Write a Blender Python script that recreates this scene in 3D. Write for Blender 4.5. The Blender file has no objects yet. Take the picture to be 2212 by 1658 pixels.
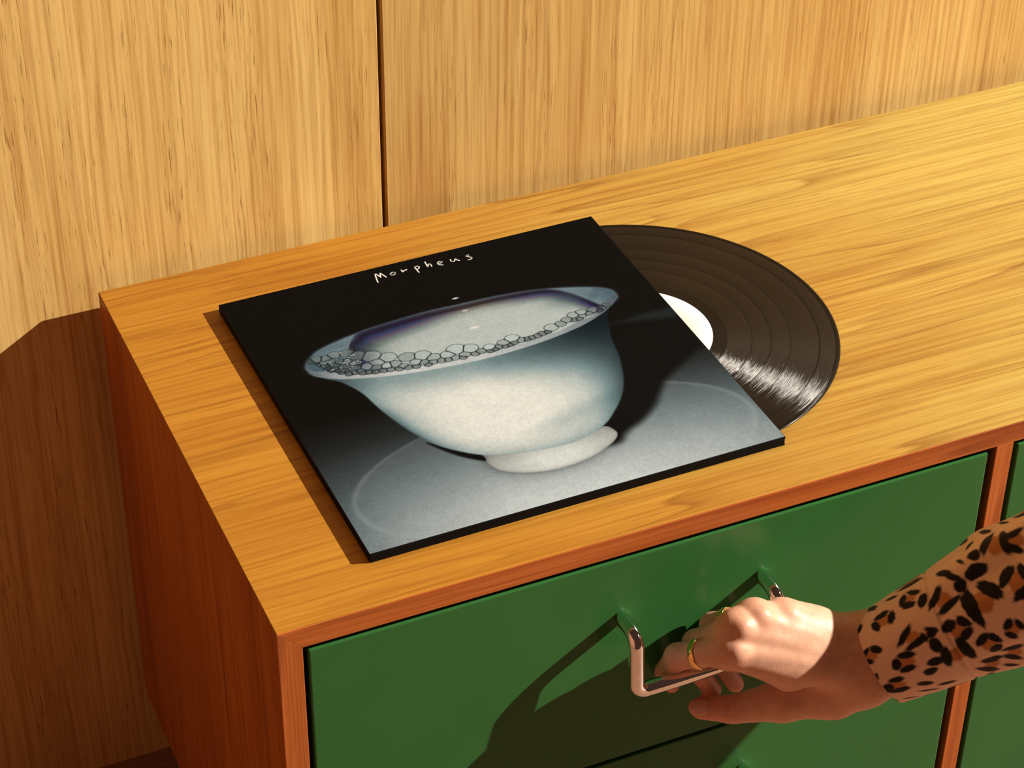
import bpy, bmesh, math
import numpy as np
from mathutils import Vector, Matrix

# ------------------------------------------------------------------ camera
scene = bpy.context.scene
COL = scene.collection
cam_data = bpy.data.cameras.new('camera')
cam_data.sensor_fit = 'HORIZONTAL'
cam_data.sensor_width = 36.0
cam_data.lens = 4888.65 / 2212.0 * 36.0
cam_data.clip_start = 0.05
cam = bpy.data.objects.new('camera', cam_data)
cam.rotation_mode = 'XYZ'
cam.location = (-0.2979, -1.0226, 0.9882)
cam.rotation_euler = (0.9298, -0.0087, -0.4161)
COL.objects.link(cam)
scene.camera = cam

# ------------------------------------------------------------------ world, sun, exposure
world = bpy.data.worlds.new('room_light')
scene.world = world
world.use_nodes = True
bg = world.node_tree.nodes['Background']
bg.inputs['Color'].default_value = (1.0, 0.50, 0.34, 1)
bg.inputs['Strength'].default_value = 0.05

SUN_DIR = Vector((-1.0, 0.36, -0.66)).normalized()
# hard low sunlight from the right, a finite way off so that it falls away towards the left
LAMP_DIST = 6.0
sun_data = bpy.data.lights.new('key_light', 'POINT')
sun_data.energy = 8.6 * 4 * math.pi ** 2 * LAMP_DIST ** 2 / math.pi
sun_data.color = (1.0, 0.93, 0.82)
sun_data.shadow_soft_size = 0.028
sun = bpy.data.objects.new('key_light', sun_data)
sun.location = Vector((0.35, 0.15, -0.05)) - SUN_DIR * LAMP_DIST
COL.objects.link(sun)

scene.view_settings.view_transform = 'Standard'
scene.view_settings.look = 'None'
scene.view_settings.exposure = 0.0
scene.view_settings.gamma = 1.0
scene.view_settings.use_curve_mapping = False

rng = np.random.default_rng(7)


# ------------------------------------------------------------------ small helpers
def lin(r, g, b):
    def f(c):
        c /= 255.0
        return c / 12.92 if c <= 0.04045 else ((c + 0.055) / 1.055) ** 2.4
    return (f(r), f(g), f(b))


def tag(o, label=None, cat=None, group=None, kind=None):
    if label:
        o['label'] = label
    if cat:
        o['category'] = cat
    if group:
        o['group'] = group
    if kind:
        o['kind'] = kind
    return o


def link(name, mesh, mat=None, parent=None, smooth=False):
    o = bpy.data.objects.new(name, mesh)
    COL.objects.link(o)
    if mat is not None:
        if len(mesh.materials) == 0:
            mesh.materials.append(mat)
    if parent is not None:
        o.parent = parent
        o.matrix_parent_inverse = Matrix.Translation(parent.location).inverted()
    if smooth:
        mesh.polygons.foreach_set('use_smooth', np.ones(len(mesh.polygons), dtype=bool))
    return o


def empty(name, loc=(0, 0, 0)):
    o = bpy.data.objects.new(name, None)
    o.location = loc
    o.empty_display_size = 0.05
    COL.objects.link(o)
    return o


def box_mesh(name, x0, x1, y0, y1, z0, z1, bevel=0.0, seg=2):
    bm = bmesh.new()
    bmesh.ops.create_cube(bm, size=1.0)
    for v in bm.verts:
        v.co.x = x0 + (v.co.x + 0.5) * (x1 - x0)
        v.co.y = y0 + (v.co.y + 0.5) * (y1 - y0)
        v.co.z = z0 + (v.co.z + 0.5) * (z1 - z0)
    if bevel > 0:
        bmesh.ops.bevel(bm, geom=list(bm.edges), offset=bevel, segments=seg, affect='EDGES', profile=0.5)
    me = bpy.data.meshes.new(name)
    bm.to_mesh(me)
    bm.free()
    return me


def box(name, x0, x1, y0, y1, z0, z1, mat, parent=None, bevel=0.0, seg=2):
    return link(name, box_mesh(name, x0, x1, y0, y1, z0, z1, bevel, seg), mat, parent)


def prism_mesh(name, poly, axis, a0, a1, bevel=0.0):
    """extrude a polygon given in the two remaining axes along axis"""
    bm = bmesh.new()

    def pt(p, a):
        if axis == 0:
            return (a, p[0], p[1])
        if axis == 1:
            return (p[0], a, p[1])
        return (p[0], p[1], a)
    lo = [bm.verts.new(pt(p, a0)) for p in poly]
    hi = [bm.verts.new(pt(p, a1)) for p in poly]
    bm.faces.new(lo)
    bm.faces.new(hi)
    n = len(poly)
    for i in range(n):
        bm.faces.new((lo[i], lo[(i + 1) % n], hi[(i + 1) % n], hi[i]))
    bmesh.ops.recalc_face_normals(bm, faces=bm.faces)
    if bevel > 0:
        bmesh.ops.bevel(bm, geom=list(bm.edges), offset=bevel, segments=2, affect='EDGES', profile=0.5)
    me = bpy.data.meshes.new(name)
    bm.to_mesh(me)
    bm.free()
    return me


def catmull(pts, n):
    pts = np.asarray(pts, float)
    P = np.vstack([2 * pts[0] - pts[1], pts, 2 * pts[-1] - pts[-2]])
    out = []
    for i in range(1, len(P) - 2):
        t = np.linspace(0, 1, n, endpoint=False)[:, None]
        p0, p1, p2, p3 = P[i - 1], P[i], P[i + 1], P[i + 2]
        out.append(0.5 * ((2 * p1) + (-p0 + p2) * t + (2 * p0 - 5 * p1 + 4 * p2 - p3) * t ** 2 + (-p0 + 3 * p1 - 3 * p2 + p3) * t ** 3))
    out.append(pts[-1:])
    return np.vstack(out)


def tube_mesh(name, path, rad, seg=24, caps=True):
    """sweep a circle along a path (parallel transport)"""
    path = np.asarray(path, float)
    n = len(path)
    rad = np.full(n, rad) if np.isscalar(rad) else np.asarray(rad)
    tang = np.gradient(path, axis=0)
    tang /= np.linalg.norm(tang, axis=1)[:, None]
    ref = np.array([0, 0, 1.0]) if abs(tang[0][2]) < 0.9 else np.array([1.0, 0, 0])
    u = np.cross(tang[0], ref)
    u /= np.linalg.norm(u)
    V = []
    for i in range(n):
        u = u - tang[i] * (u @ tang[i])
        u /= np.linalg.norm(u)
        w = np.cross(tang[i], u)
        for k in range(seg):
            a = 2 * math.pi * k / seg
            V.append(path[i] + rad[i] * (math.cos(a) * u + math.sin(a) * w))
    F = []
    for i in range(n - 1):
        for k in range(seg):
            a, b = i * seg + k, i * seg + (k + 1) % seg
            F.append((a, b, b + seg, a + seg))
    if caps:
        F.append(tuple(range(seg))[::-1])
        F.append(tuple((n - 1) * seg + k for k in range(seg)))
    me = bpy.data.meshes.new(name)
    me.from_pydata([tuple(v) for v in V], [], F)
    me.update()
    return me


def grid_mesh(name, V, nu, nv, wrap_v=False):
    """V: (nu, nv, 3) array of points"""
    idx = np.arange(nu * nv).reshape(nu, nv)
    if wrap_v:
        idx = np.hstack([idx, idx[:, :1]])
    q = np.stack([idx[:-1, :-1], idx[1:, :-1], idx[1:, 1:], idx[:-1, 1:]], -1).reshape(-1, 4)
    return np_mesh(name, V.reshape(-1, 3), q)


def np_mesh(name, V, Q):
    me = bpy.data.meshes.new(name)
    V = np.ascontiguousarray(V, dtype=np.float32)
    Q = np.ascontiguousarray(Q, dtype=np.int32)
    me.vertices.add(len(V))
    me.vertices.foreach_set('co', V.ravel())
    me.loops.add(Q.size)
    me.loops.foreach_set('vertex_index', Q.ravel())
    me.polygons.add(len(Q))
    me.polygons.foreach_set('loop_start', np.arange(0, Q.size, Q.shape[1], dtype=np.int32))
    me.update(calc_edges=True)
    me.validate()
    return me


def set_colors(me, rgb, name='print'):
    at = me.color_attributes.new(name, 'FLOAT_COLOR', 'POINT')
    a = np.ones((len(rgb), 4), dtype=np.float32)
    a[:, :3] = rgb
    at.data.foreach_set('color', a.ravel())


# ------------------------------------------------------------------ materials
class N:
    def __init__(self, name):
        self.mat = bpy.data.materials.new(name)
        self.mat.use_nodes = True
        self.nt = self.mat.node_tree
        self.bsdf = self.nt.nodes['Principled BSDF']

    def node(self, typ, **kw):
        n = self.nt.nodes.new(typ)
        for k, v in kw.items():
            setattr(n, k, v)
        return n

    def put(self, sock, val):
        if hasattr(val, 'is_output') or isinstance(val, bpy.types.NodeSocket):
            self.nt.links.new(val, sock)
        else:
            sock.default_value = val

    def math(self, op, a, b=0.0, c=None, clamp=False):
        n = self.node('ShaderNodeMath', operation=op)
        n.use_clamp = clamp
        self.put(n.inputs[0], a)
        self.put(n.inputs[1], b)
        if c is not None:
            self.put(n.inputs[2], c)
        return n.outputs[0]

    def mix(self, f, a, b, mode='MIX'):
        n = self.node('ShaderNodeMix', data_type='RGBA', blend_type=mode)
        self.put(n.inputs[0], f)
        self.put(n.inputs[6], a)
        self.put(n.inputs[7], b)
        return n.outputs[2]

    def mapping(self, vec, scale=(1, 1, 1), loc=(0, 0, 0), rot=(0, 0, 0)):
        n = self.node('ShaderNodeMapping')
        self.put(n.inputs['Vector'], vec)
        n.inputs['Location'].default_value = loc
        n.inputs['Rotation'].default_value = rot
        n.inputs['Scale'].default_value = scale
        return n.outputs[0]

    def noise(self, vec, scale=1.0, detail=4.0, rough=0.55, dist=0.0):
        n = self.node('ShaderNodeTexNoise')
        self.put(n.inputs['Vector'], vec)
        n.inputs['Scale'].default_value = scale
        n.inputs['Detail'].default_value = detail
        n.inputs['Roughness'].default_value = rough
        n.inputs['Distortion'].default_value = dist
        return n.outputs[0]

    def ramp(self, f, stops):
        n = self.node('ShaderNodeValToRGB')
        self.put(n.inputs[0], f)
        cr = n.color_ramp
        while len(cr.elements) > 1:
            cr.elements.remove(cr.elements[-1])
        for i, (p, c) in enumerate(stops):
            e = cr.elements[0] if i == 0 else cr.elements.new(p)
            e.position = p
            e.color = (c[0], c[1], c[2], 1) if not np.isscalar(c) else (c, c, c, 1)
        return n.outputs[0]

    def coords(self):
        return self.node('ShaderNodeTexCoord').outputs['Object']

    def bump(self, h, strength=0.2, dist=0.001):
        n = self.node('ShaderNodeBump')
        n.inputs['Strength'].default_value = strength
        n.inputs['Distance'].default_value = dist
        self.put(n.inputs['Height'], h)
        self.put(self.bsdf.inputs['Normal'], n.outputs[0])


def wood(name, grain, light, mid, dark, pore, rough=0.42, spec=0.3, line=0.55, pore_amt=0.5, seed=0.0,
         ring_scale=26.0, fine=260.0, across_band=9.0, coat=0.0, wander_amt=0.010, lit_tint=None, streak=0.34):
    """veneer; grain = index of the axis the fibres run along"""
    m = N(name)
    co = m.coords()

    def sc(al, ac):
        s = [ac, ac, ac]
        s[grain] = al
        return tuple(s)
    off = (seed * 3.1, seed * 1.7, seed * 2.3)
    # slow wander of the fibres
    wander = m.noise(m.mapping(co, sc(2.2, 7.0), off), 1.0, 3.0, 0.5)
    wob = m.math('MULTIPLY', m.math('SUBTRACT', wander, 0.5), wander_amt)
    comb = m.node('ShaderNodeCombineXYZ')
    for i in range(3):
        comb.inputs[i].default_value = 0.0
        if i != grain:
            m.put(comb.inputs[i], wob)
    va = m.node('ShaderNodeVectorMath', operation='ADD')
    m.put(va.inputs[0], co)
    m.put(va.inputs[1], comb.outputs[0])
    w = va.outputs[0]
    # broad colour figure
    band = m.noise(m.mapping(w, sc(1.3, across_band), off), 1.0, 4.0, 0.6, 0.4)
    base = m.ramp(band, [(0.28, dark), (0.47, mid), (0.72, light)])
    if lit_tint:
        # stronger light towards the right, painted in as paler veneer colour
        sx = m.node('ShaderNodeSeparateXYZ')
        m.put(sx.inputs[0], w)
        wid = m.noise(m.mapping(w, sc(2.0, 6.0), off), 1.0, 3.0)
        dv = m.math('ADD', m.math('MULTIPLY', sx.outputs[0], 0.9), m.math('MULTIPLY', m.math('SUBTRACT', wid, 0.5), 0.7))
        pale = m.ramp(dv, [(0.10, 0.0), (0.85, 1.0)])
        base = m.mix(pale, base, m.ramp(band, [(0.28, lit_tint[2]), (0.47, lit_tint[1]), (0.72, lit_tint[0])]))
    # growth-ring lines: contour lines of a stretched noise
    rg = m.noise(m.mapping(w, sc(0.45, ring_scale * 0.45), off), 1.0, 3.0, 0.4)
    rgf = m.math('FRACT', m.math('MULTIPLY', rg, ring_scale))
    rline = m.ramp(rgf, [(0.0, 0.0), (0.55, 0.06), (0.86, 0.45), (0.95, 1.0), (1.0, 0.0)])
    rmask = m.ramp(m.noise(m.mapping(w, sc(4.0, 30.0), off), 1.0, 2.0), [(0.38, 0.15), (0.62, 1.0)])
    rl = m.math('MULTIPLY', m.math('MULTIPLY', rline, rmask), line)
    base = m.mix(rl, base, tuple(pore) + (1,), 'MIX')
    # fine fibre streaks
    f1 = m.noise(m.mapping(w, sc(5.0, fine), off), 1.0, 5.0, 0.62)
    fs = m.ramp(f1, [(0.30, (1.0 - 0.75 * streak, 1.0 - 1.15 * streak, 1.0 - 1.5 * streak)), (0.52, (1.0, 1.0, 1.0)), (0.75, (1.0 + 0.45 * streak, 1.0 + 0.6 * streak, 1.0 + 0.7 * streak))])
    base = m.mix(1.0, base, fs, 'MULTIPLY')
    # pores: short dark dashes
    p1 = m.noise(m.mapping(w, sc(34.0, fine * 2.3), off), 1.0, 2.0, 0.5)
    pm = m.ramp(p1, [(0.60, 0.0), (0.70, 1.0)])
    pd = m.ramp(m.noise(m.mapping(w, sc(3.0, 45.0), off), 1.0, 2.0), [(0.42, 0.1), (0.64, 1.0)])
    pf = m.math('MULTIPLY', m.math('MULTIPLY', pm, pd), pore_amt)
    base = m.mix(pf, base, tuple(pore) + (1,), 'MIX')
    m.put(m.bsdf.inputs['Base Color'], base)
    m.bsdf.inputs['Roughness'].default_value = rough
    m.bsdf.inputs['Specular IOR Level'].default_value = spec
    if coat:
        m.bsdf.inputs['Coat Weight'].default_value = coat
        m.bsdf.inputs['Coat Roughness'].default_value = 0.35
    h = m.math('SUBTRACT', f1, m.math('MULTIPLY', pf, 0.8))
    m.bump(h, 0.18, 0.0006)
    return m.mat


def simple(name, col, rough=0.5, spec=0.5, metal=0.0, **kw):
    m = N(name)
    m.bsdf.inputs['Base Color'].default_value = tuple(col) + (1,)
    m.bsdf.inputs['Roughness'].default_value = rough
    m.bsdf.inputs['Specular IOR Level'].default_value = spec
    m.bsdf.inputs['Metallic'].default_value = metal
    for k, v in kw.items():
        m.bsdf.inputs[k].default_value = v
    return m


MAT_WALL = wood('oak_wall_veneer', 2, (0.80, 0.545, 0.20), (0.71, 0.455, 0.150), (0.60, 0.345, 0.10), (0.25, 0.10, 0.022),
                rough=0.55, spec=0.15, line=0.30, pore_amt=0.75, seed=0.4, ring_scale=22, fine=330, across_band=14, wander_amt=0.012)
MAT_WALL_B = wood('oak_wall_veneer_redder', 2, (0.65, 0.425, 0.150), (0.575, 0.350, 0.112), (0.49, 0.265, 0.074), (0.25, 0.09, 0.02),
                  rough=0.55, spec=0.15, line=0.30, pore_amt=0.60, seed=3.4, ring_scale=22, fine=330, across_band=14, wander_amt=0.010)
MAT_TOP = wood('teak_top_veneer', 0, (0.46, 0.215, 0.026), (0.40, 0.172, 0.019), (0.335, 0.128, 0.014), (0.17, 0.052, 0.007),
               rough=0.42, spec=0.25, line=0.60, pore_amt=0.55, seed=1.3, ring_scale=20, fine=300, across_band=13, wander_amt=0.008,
               lit_tint=((0.50, 0.405, 0.110), (0.46, 0.355, 0.088), (0.42, 0.275, 0.055)))
MAT_SIDE = wood('teak_side_veneer', 2, (0.44, 0.145, 0.028), (0.36, 0.105, 0.019), (0.28, 0.075, 0.013), (0.14, 0.030, 0.006),
                rough=0.45, spec=0.25, line=0.5, pore_amt=0.45, seed=2.7, ring_scale=20, fine=240, across_band=12)
MAT_RAIL = wood('teak_edge_banding', 0, (0.50, 0.140, 0.028), (0.42, 0.105, 0.020), (0.33, 0.072, 0.013), (0.14, 0.026, 0.005),
                rough=0.45, spec=0.25, line=0.6, pore_amt=0.5, seed=4.1, ring_scale=20, fine=480, across_band=60, wander_amt=0.003)
MAT_STILE = wood('teak_edge_banding_upright', 2, (0.50, 0.140, 0.028), (0.42, 0.105, 0.020), (0.33, 0.072, 0.013), (0.14, 0.026, 0.005),
                 rough=0.45, spec=0.25, line=0.6, pore_amt=0.5, seed=5.2, ring_scale=20, fine=480, across_band=60, wander_amt=0.003)
MAT_FLOOR = wood('pale_floor_boards', 0, (0.33, 0.175, 0.105), (0.29, 0.148, 0.088), (0.24, 0.12, 0.07), (0.14, 0.06, 0.03),
                 rough=0.5, spec=0.3, line=0.3, pore_amt=0.3, seed=6.0)
MAT_GROOVE = simple('dark_groove_strip', (0.10, 0.022, 0.008), 0.6, 0.2).mat
MAT_CAVITY = simple('dark_cabinet_interior', (0.02, 0.014, 0.010), 0.8, 0.1).mat

_g = simple('green_satin_lacquer', (0.034, 0.118, 0.026), 0.2, 0.17)
_gn = _g.noise(_g.mapping(_g.coords(), (9, 9, 9)), 1.0, 3.0)
_g.put(_g.bsdf.inputs['Base Color'], _g.ramp(_gn, [(0.3, (0.0280, 0.116, 0.0280)), (0.7, (0.0310, 0.128, 0.0310))]))
MAT_GREEN = _g.mat
MAT_CHROME = simple('polished_chrome', (0.86, 0.85, 0.84), 0.045, 0.5, 1.0).mat
MAT_GOLD = simple('polished_gold', (1.0, 0.70, 0.27), 0.11, 0.5, 1.0).mat
MAT_BOARD = simple('black_card', (0.0038, 0.0037, 0.0036), 0.6, 0.08).mat
MAT_INK = simple('white_ink', (0.62, 0.61, 0.58), 0.6, 0.2).mat
MAT_LABEL = simple('white_paper_label', (0.86, 0.83, 0.77), 0.6, 0.2).mat

# ------------------------------------------------------------------ dimensions of the furniture (metres)
D = 0.4195            # depth of the sideboard
GAP = 0.0165          # air between sideboard and wall
TH = 0.0167           # board thickness
WALL_Y = D + GAP
FLOOR_Z = -0.52
PITCH = 0.5444        # x of the first divider
DIV = 0.0146          # thickness of the divider
COLS = [(TH, PITCH), (PITCH + DIV, 2 * PITCH + DIV - TH)]
X1 = COLS[-1][1] + TH
BODY_Z = -0.430

# ------------------------------------------------------------------ the room
floor = empty('floor', (0, 0, FLOOR_Z))
tag(floor, kind='structure')
plank_cols = 0.14
k = 0
y = WALL_Y + 0.02
while y > -2.6:
    x = -2.6 + (k % 3) * -0.5
    while x < 3.4:
        box('plank', x + 0.001, x + 1.499, y - plank_cols + 0.001, y - 0.001, FLOOR_Z - 0.02, FLOOR_Z, MAT_FLOOR, floor, 0.001, 1)
        x += 1.5
    y -= plank_cols
    k += 1

wall = empty('wall_back', (0, WALL_Y, FLOOR_Z))
tag(wall, kind='structure')
GR = (0.2414, 0.2455)
edges = [(-1.26, GR[0] - 1.204 + 0.0041 - 0.0041), (GR[0] - 1.2, GR[0]), (GR[1], GR[1] + 1.2), (GR[1] + 1.2041, GR[1] + 2.4)]
edges[0] = (GR[0] - 2.4, GR[0] - 1.2041)
for i, (a, b) in enumerate(edges):
    box('panel', a, b, WALL_Y, WALL_Y + 0.018, FLOOR_Z, 1.75, MAT_WALL if i % 2 else MAT_WALL_B, wall, 0.0007, 2)
box('groove_backing', edges[0][0], edges[-1][1], WALL_Y + 0.0182, WALL_Y + 0.03, FLOOR_Z, 1.75, MAT_GROOVE, wall)

MAT_BOUNCE = N('warm_bounce_plaster')
_pn = MAT_BOUNCE.noise(MAT_BOUNCE.mapping(MAT_BOUNCE.coords(), (3, 3, 3)), 1.0, 5.0)
MAT_BOUNCE.put(MAT_BOUNCE.bsdf.inputs['Base Color'], MAT_BOUNCE.ramp(_pn, [(0.3, (0.27, 0.11, 0.065)), (0.7, (0.30, 0.13, 0.075))]))
MAT_BOUNCE.bsdf.inputs['Roughness'].default_value = 0.8
wl = box('bounce_wall_left', -2.1, -2.0, -2.6, WALL_Y, FLOOR_Z, 1.75, MAT_BOUNCE.mat)  # unseen wall, added to bounce warm fill into the shadows and chrome
tag(wl, kind='structure')

# ------------------------------------------------------------------ the sideboard
cab = empty('sideboard', (0, 0, FLOOR_Z))
tag(cab, 'long teak sideboard with mitred edges and glossy green drawers against the panelled wall', 'sideboard')
BV = 0.0007
EB = 0.0012           # edge-banding strip on the front edges
# top: mitred at the left and right ends
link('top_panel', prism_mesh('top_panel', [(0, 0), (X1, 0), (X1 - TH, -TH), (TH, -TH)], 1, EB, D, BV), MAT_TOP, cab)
link('side_panel', prism_mesh('side_panel', [(0, 0), (TH, -TH), (TH, BODY_Z + TH), (0, BODY_Z)], 1, EB, D, BV), MAT_SIDE, cab)
link('side_panel', prism_mesh('side_panel', [(X1, 0), (X1 - TH, -TH), (X1 - TH, BODY_Z + TH), (X1, BODY_Z)], 1, EB, D, BV), MAT_SIDE, cab)
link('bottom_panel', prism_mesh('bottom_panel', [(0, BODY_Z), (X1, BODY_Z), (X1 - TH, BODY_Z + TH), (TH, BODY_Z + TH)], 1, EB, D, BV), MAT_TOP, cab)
# edge banding seen from the front
link('top_edge_strip', prism_mesh('top_edge_strip', [(0, 0), (X1, 0), (X1 - TH, -TH), (TH, -TH)], 1, 0, EB, 0.0003), MAT_RAIL, cab)
link('side_edge_strip', prism_mesh('side_edge_strip', [(0, 0), (TH, -TH), (TH, BODY_Z + TH), (0, BODY_Z)], 1, 0, EB, 0.0003), MAT_STILE, cab)
link('side_edge_strip', prism_mesh('side_edge_strip', [(X1, 0), (X1 - TH, -TH), (X1 - TH, BODY_Z + TH), (X1, BODY_Z)], 1, 0, EB, 0.0003), MAT_STILE, cab)
link('bottom_edge_strip', prism_mesh('bottom_edge_strip', [(0, BODY_Z), (X1, BODY_Z), (X1 - TH, BODY_Z + TH), (TH, BODY_Z + TH)], 1, 0, EB, 0.0003), MAT_RAIL, cab)
box('divider', PITCH, PITCH + DIV, EB, D - 0.01, BODY_Z + TH, -TH, MAT_SIDE, cab)
box('divider_edge_strip', PITCH, PITCH + DIV, 0, EB, BODY_Z + TH, -TH, MAT_STILE, cab, 0.0004, 2)
box('back_panel', TH, X1 - TH, D - 0.012, D - 0.004, BODY_Z + TH, -TH, MAT_CAVITY, cab)
for (a, b) in COLS:
    box('inner_lining', a + 0.0002, b - 0.0002, 0.018, 0.022, BODY_Z + TH + 0.0002, -TH - 0.0002, MAT_CAVITY, cab)
box('plinth', 0.03, X1 - 0.03, 0.04, D - 0.03, FLOOR_Z, BODY_Z, MAT_SIDE, cab, 0.001, 1)

# drawer fronts with bar handles
HX = (0.2464, 0.3565)
HZ = -0.0735


def handle_path():
    """local to the drawer: out of the front, down, across, and back up"""
    yo, zd, rb = -0.0245, -0.0475, 0.0095
    xa, xb = HX
    pts = [(xa, 0.004, 0), (xa, -0.006, 0), (xa, yo + rb, 0)]

    def arc(c, u, v, n=10):
        return [tuple(np.array(c) + rb * (math.cos(t) * np.array(u) + math.sin(t) * np.array(v)))
                for t in np.linspace(0, math.pi / 2, n)][1:]
    pts += arc((xa, yo + rb, -rb), (0, 0, 1), (0, -1, 0))
    lean = -0.0025
    rr = 0.0085
    pts += [(xa, yo + lean * 0.3, -0.018), (xa, yo + lean * 0.7, -0.028), (xa, yo + lean, zd + rr)]
    for t in np.linspace(0, math.pi / 2, 10)[1:]:
        pts.append((xa + rr - rr * math.cos(t), yo + lean, zd + rr - rr * math.sin(t)))
    for s in np.linspace(0, 1, 12)[1:-1]:
        pts.append((xa + rr + s * (xb - xa - 2 * rr), yo + lean, zd))
    half = pts[:]
    back = [(xa + xb - p[0], p[1], p[2]) for p in reversed(half)]
    # keep only the part of the mirrored path past the bar
    n_bar = 10
    return half + back[n_bar:]


def build_handle(parent, dx, dz, label=None):
    p = np.array(handle_path()) + np.array([dx, 0, HZ + dz])
    o = link('handle', tube_mesh('handle', p, 0.0055, 28), MAT_CHROME, parent, True)
    return o


CLR = 0.0040
ROWS = [(-0.2130, -0.0213), (BODY_Z + TH + CLR, -0.2163)]
for ci, (a, b) in enumerate(COLS):
    for ri, (z0, z1) in enumerate(ROWS):
        left = CLR if ci == 0 else 0.0046
        right = 0.0062 if ci == 0 else CLR
        d = box('drawer_front', a + left, b - right, 0.0004, 0.017, z0, z1, MAT_GREEN, cab, 0.0011, 3)
        dx = 0.0 if ci == 0 else PITCH - TH + DIV
        build_handle(d, dx, 0.0 if ri == 0 else z1 - ROWS[0][1])

# ------------------------------------------------------------------ the record sleeve
T = 0.0075
SL = 0.3143
SA = 0.0069
SO = (0.0791, 0.0415)


def make_sleeve():
    root = empty('record_sleeve', (SO[0], SO[1], 0))
    root.rotation_euler = (0, 0, SA)
    tag(root, 'black square record sleeve printed with a white bowl, lying on the teak top', 'record sleeve')

    def lk(name, me, mat, smooth=False):
        o = bpy.data.objects.new(name, me)
        COL.objects.link(o)
        if len(me.materials) == 0:
            me.materials.append(mat)
        o.parent = root
        if smooth:
            me.polygons.foreach_set('use_smooth', np.ones(len(me.polygons), dtype=bool))
        return o
    # two boards, a spine and the closed head and tail edges; the pocket opens to the right
    lk('back_board', box_mesh('back_board', 0.001, SL, 0.0, SL, 0.0, 0.0014, 0.0004), MAT_BOARD)
    lk('front_board', box_mesh('front_board', 0.0, SL, 0.0, SL, T - 0.0020, T, 0.0005), MAT_BOARD)
    lk('spine', box_mesh('spine', 0.0, 0.0025, 0.0, SL, 0.0003, T - 0.0005, 0.0006), MAT_BOARD)
    lk('tail_edge', box_mesh('tail_edge', 0.002, SL - 0.0004, 0.0001, 0.0025, 0.0003, T - 0.0007, 0.0003), MAT_BOARD)
    lk('head_edge', box_mesh('head_edge', 0.002, SL - 0.0004, SL - 0.0025, SL - 0.0001, 0.0003, T - 0.0007, 0.0003), MAT_BOARD)

    # ---- printed cover: a photograph of a bowl of suds, printed as colour on a fine sheet
    NN = 720
    u1 = np.linspace(0, 1, NN)
    U, Vv = np.meshgrid(u1, u1, indexing='ij')
    u = U.ravel()
    v = Vv.ravel()
    img = np.zeros((NN * NN, 3))

    def srgb(c):
        return np.array(c, float)

    def poly_sd(poly, uu=None, vv=None):
        """signed distance, negative inside"""
        uu = u if uu is None else uu
        vv = v if vv is None else vv
        P = np.array(poly, float)
        d = np.full(uu.shape, 1e9)
        s = np.ones(uu.shape)
        n = len(P)
        for i in range(n):
            a = P[i]
            b = P[i - 1]
            e = b - a
            wx, wy = uu - a[0], vv - a[1]
            t = np.clip((wx * e[0] + wy * e[1]) / max(e @ e, 1e-12), 0, 1)
            d = np.minimum(d, (wx - e[0] * t) ** 2 + (wy - e[1] * t) ** 2)
            c1 = vv >= a[1]
            c2 = vv < b[1]
            c3 = e[0] * wy > e[1] * wx
            flip = (c1 & c2 & c3) | (~c1 & ~c2 & ~c3)
            s = np.where(flip, -s, s)
        return s * np.sqrt(d)

    def line_d(pts):
        P = np.array(pts, float)
        d = np.full(u.shape, 1e9)
        tt = np.zeros(u.shape)
        for i in range(len(P) - 1):
            a, b = P[i], P[i + 1]
            e = b - a
            t = np.clip(((u - a[0]) * e[0] + (v - a[1]) * e[1]) / max(e @ e, 1e-12), 0, 1)
            dd = (u - a[0] - e[0] * t) ** 2 + (v - a[1] - e[1] * t) ** 2
            m = dd < d
            d = np.where(m, dd, d)
            tt = np.where(m, (i + t) / (len(P) - 1), tt)
        return np.sqrt(d), tt

    def sm(a, b, x):
        t = np.clip((x - a) / (b - a), 0, 1)
        return t * t * (3 - 2 * t)

    def lay(mask, col):
        nonlocal img
        c = np.asarray(col, float)
        if c.ndim == 1:
            c = c[None, :]
        img = img * (1 - mask[:, None]) + c * mask[:, None]

    def blur_noise(n, seed, p=2):
        r = np.random.default_rng(seed)
        g = r.random((n + 3, n + 3))
        x = u * n
        y_ = v * n
        xi = x.astype(int)
        yi = y_.astype(int)
        fx = x - xi
        fy = y_ - yi
        fx = fx * fx * (3 - 2 * fx)
        fy = fy * fy * (3 - 2 * fy)
        return (g[xi, yi] * (1 - fx) * (1 - fy) + g[xi + 1, yi] * fx * (1 - fy) + g[xi, yi + 1] * (1 - fx) * fy + g[xi + 1, yi + 1] * fx * fy)

    def closed(pts, n=8):
        p = list(pts)
        q = catmull(p[-2:] + p + p[:2], n)
        return q[2 * n - n: -(2 * n - n) or None][n - 0: len(p) * n + n]

    BLACK = srgb((18, 18, 17))
    lay(np.ones_like(u), BLACK)
    # table top in the photograph: fades from black to pale grey towards the front
    base = np.interp(v, [0.0, 0.06, 0.16, 0.26, 0.36, 0.47], [1.0, 0.93, 0.70, 0.42, 0.15, 0.0])
    side = np.interp(u, [0, 0.12, 0.35, 0.6, 0.85, 1.0], [0.62, 0.80, 1.0, 1.0, 0.86, 0.72])
    lvl = base * side
    cold = srgb((98, 113, 119))
    warm = srgb((208, 215, 216))
    tcol = BLACK + (cold - BLACK) * np.clip(lvl / 0.5, 0, 1)[:, None]
    tcol = tcol + (warm - cold) * np.clip((lvl - 0.5) / 0.5, 0, 1)[:, None]
    lay(np.ones_like(u), tcol)
    # plate standing on it
    ex, ey, ea, eb = 0.505, 0.135, 0.480, 0.222
    er = np.sqrt(((u - ex) / ea) ** 2 + ((v - ey) / eb) ** 2)
    plate = sm(1.03, 0.97, er)
    lift = np.interp(v, [0.0, 0.2, 0.36, 0.42], [0.03, 0.12, 0.18, 0.0]) * plate
    img = img + (srgb((190, 200, 203)) - img) * lift[:, None]
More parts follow.
